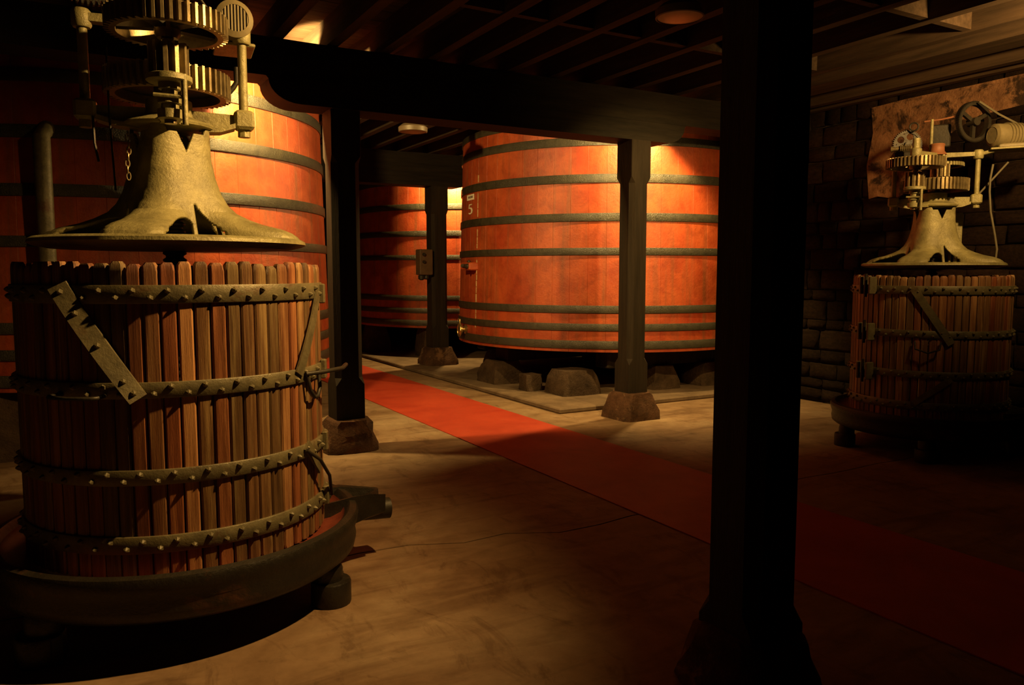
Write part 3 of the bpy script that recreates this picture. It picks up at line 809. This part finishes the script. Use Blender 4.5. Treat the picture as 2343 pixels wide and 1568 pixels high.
        MB().cyl((-.345, -.06, 2.655), (-.365, -.06, 2.655), .026, 12).build('shaft_end', 'gear_steel', P, 40)
        gear_set('top_gear', P, (.03, .12), .19, 44, 2.495, 2.525, True, 0, mat='head_iron')
        MB().gear(.055, .038, 10, 2.39, 2.50, .015, (.05, -.07)).build('idler_pinion', 'gear_steel', P, 25)
        MB().cyl((.05, -.07, 2.36), (.05, -.07, 2.58), .014, 10).build('idler_shaft', 'gear_steel', P, 40)
        fw = holed_wheel((.265, .06, 2.86), .175, Matrix.Rotation(R(42), 4, 'Z') @ Matrix.Rotation(R(90), 4, 'X'), 5, 120, .045, 3)
        mo, Mm = motor((.53, .10, 2.73), Matrix.Rotation(R(-58), 4, 'Z') @ Matrix.Rotation(R(-90), 4, 'X'), .098, .27)
        for k in range(5):
            MB(Mm).torus_lathe([(.097, -.03 + k * .028), (.108, -.03 + k * .028), (.108, -.018 + k * .028), (.097, -.018 + k * .028)], 32).build('cooling_fin', 'motor_paint', mo, 30)
        MB().cbox((.40, -.06, 2.60), (.78, .22, 2.617), .004).build('motor_shelf', 'head_iron', P, 25)
        MB().cbox((.46, .0, 2.617), (.66, .16, 2.655), .01).build('motor_base', 'motor_paint', P, 25)
        MB().tube([(.315, 0, 2.572), (.44, .0, 2.60), (.6, 0, 2.608)], .016, 8).build('shelf_bar', 'head_iron', P, 40)
        MB().tube([(.30, .0, 3.02), (.45, .06, 2.91), (.62, .12, 2.81)], .009, 6).build('drive_belt', 'cable_rubber', P, 40)
        MB().cbox((-.055, .05, 2.66), (.10, .12, 2.86), .01).build('starter_box', 'black_iron', P, 25)
        MB().cyl((-.05, .0, 2.63), (-.05, .0, 2.90), .014, 10).build('lever_post', 'head_iron', P, 40)
        MB().tube([(-.11, .0, 2.885), (.02, 0, 2.893), (.13, .0, 2.91)], .008, 8).build('lever_bar', 'rust_paint', P, 40)
        MB().tube([(-.19 + .035 * math.cos(t / 12 * 6.2832), -.02, 2.845 + .035 * math.sin(t / 12 * 6.2832)) for t in range(13)], .008, 6).build('lifting_ring', 'black_iron', P, 40)
        MB().tube([(.54, .05, 2.50), (.43, .05, 2.36), (.28, .03, 2.17)], .009, 8).build('conduit', 'cable_rubber', P, 50)
        MB().tube([(.425, -.02, 2.48), (.41, -.02, 2.36), (.41, -.02, 2.25), (.425, -.03, 2.08), (.465, -.04, 1.88), (.485, -.05, 1.76), (.48, -.05, 1.68)], .009, 8).build('hanging_cable', 'cable_rubber', P, 50)
        MB().cbox((.17, .22, 1.62), (.23, .27, 2.10), .006).build('guide_bar', 'head_iron', P, 25)
        MB().cyl((.14, .22, 1.62), (.14, .22, 2.12), .011, 8).build('guide_rod', 'head_iron', P, 40)
    return P

wine_press((.440, 3.849, 0), -R(6.53), 1.0, 'large old basket wine press in the left foreground', True)
wine_press((6.42, 4.03, 0), -R(57.6), .957, 'smaller-looking basket wine press against the stone wall on the right', False)

# ================================================================== SMALL THINGS
def ceiling_lamp(x, y, label, z=3.165):
    o = thing('ceiling_lamp', (x, y, z), label, 'lamp', 'round unlit ceiling lamps')
    MB().torus_lathe([(.150, 0), (.160, .004), (.162, .05), (.12, .085), (.06, .10), (.055, .09), (.11, .075), (.15, .045)], 40).build('shade', 'lamp_enamel', o, 40)
    MB().lathe([(.05, -.004), (.11, -.001), (.150, .006), (.150, .012)], 40).build('glass_cover', 'lamp_glass', o, 40)
    MB().cyl((0, 0, .09), (0, 0, 3.29 - z), .05, 16).build('mount', 'lamp_enamel', o, 40)
ceiling_lamp(3.60, 4.07, 'round flat ceiling lamp nearest the viewer, above the walkway')
ceiling_lamp(3.44, 8.24, 'small round ceiling lamp farther off, left of the number five tank', 3.045)

# control box on the far post
cb = thing('control_box', (4.815, 11.09, 1.64), 'small brown electrical control box on the farthest post', 'control box')
MB().cbox((-.13, -.09, -.19), (.085, .09, .20), .012).build('case', 'box_paint', cb, 25)
for z in (.12, .01):
    MB().cyl((-.07, -.09, z), (-.07, -.12, z), .024, 12).build('button', 'black_iron', cb, 40)
MB().lathe([(.02, -.27), (.05, -.25), (.05, -.20), (.035, -.185)], 14, c=(-.08, -.02)).build('cable_gland', 'black_iron', cb, 40)
MB().lathe([(.02, -.26), (.04, -.24), (.04, -.20), (.03, -.185)], 14, c=(.0, -.02)).build('cable_gland', 'black_iron', cb, 40)

# lamps that light the cellar
def cellar_lamp(key, label):
    (x, y, z), pw, colr, aim, ang, soft = LAMPS[key]
    o = thing('cellar_lamp', (x, y, z), label, 'lamp', 'small lamps lighting the cellar')
    MB().lathe([(.028, .045), (.032, .05), (.032, .10), (.02, .115)], 16).build('socket', 'black_iron', o, 40)
    MB().cyl((0, 0, .11), (0, 0, 3.30 - z), .010, 8).build('stem', 'black_iron', o, 40)
    if aim:
        ld = bpy.data.lights.new('spot', 'SPOT'); ld.spot_size = R(ang); ld.spot_blend = soft
    else:
        ld = bpy.data.lights.new('bulb', 'POINT')
    ld.energy = pw; ld.color = colr; ld.shadow_soft_size = .045
    l = bpy.data.objects.new('bulb_light', ld); COL.objects.link(l)
    l.location = (x, y, z)
    if aim:
        l.rotation_euler = (Vector(aim) - Vector((x, y, z))).to_track_quat('-Z', 'Y').to_euler()
cellar_lamp('tank5', 'small lamp behind the beam shining on the number five tank')
cellar_lamp('tank_l', 'small lamp behind the beam shining on the tank behind the large press')
cellar_lamp('tank_f', 'small lamp behind the far post shining on the far tank')
cellar_lamp('press_l', 'small lamp behind the nearest post shining on the large press')
cellar_lamp('press_r', 'small lamp beyond the right edge shining on the right-hand press')
cellar_lamp('tank5_f', 'small lamp hidden by the nearest post, shining on the front of the number five tank')
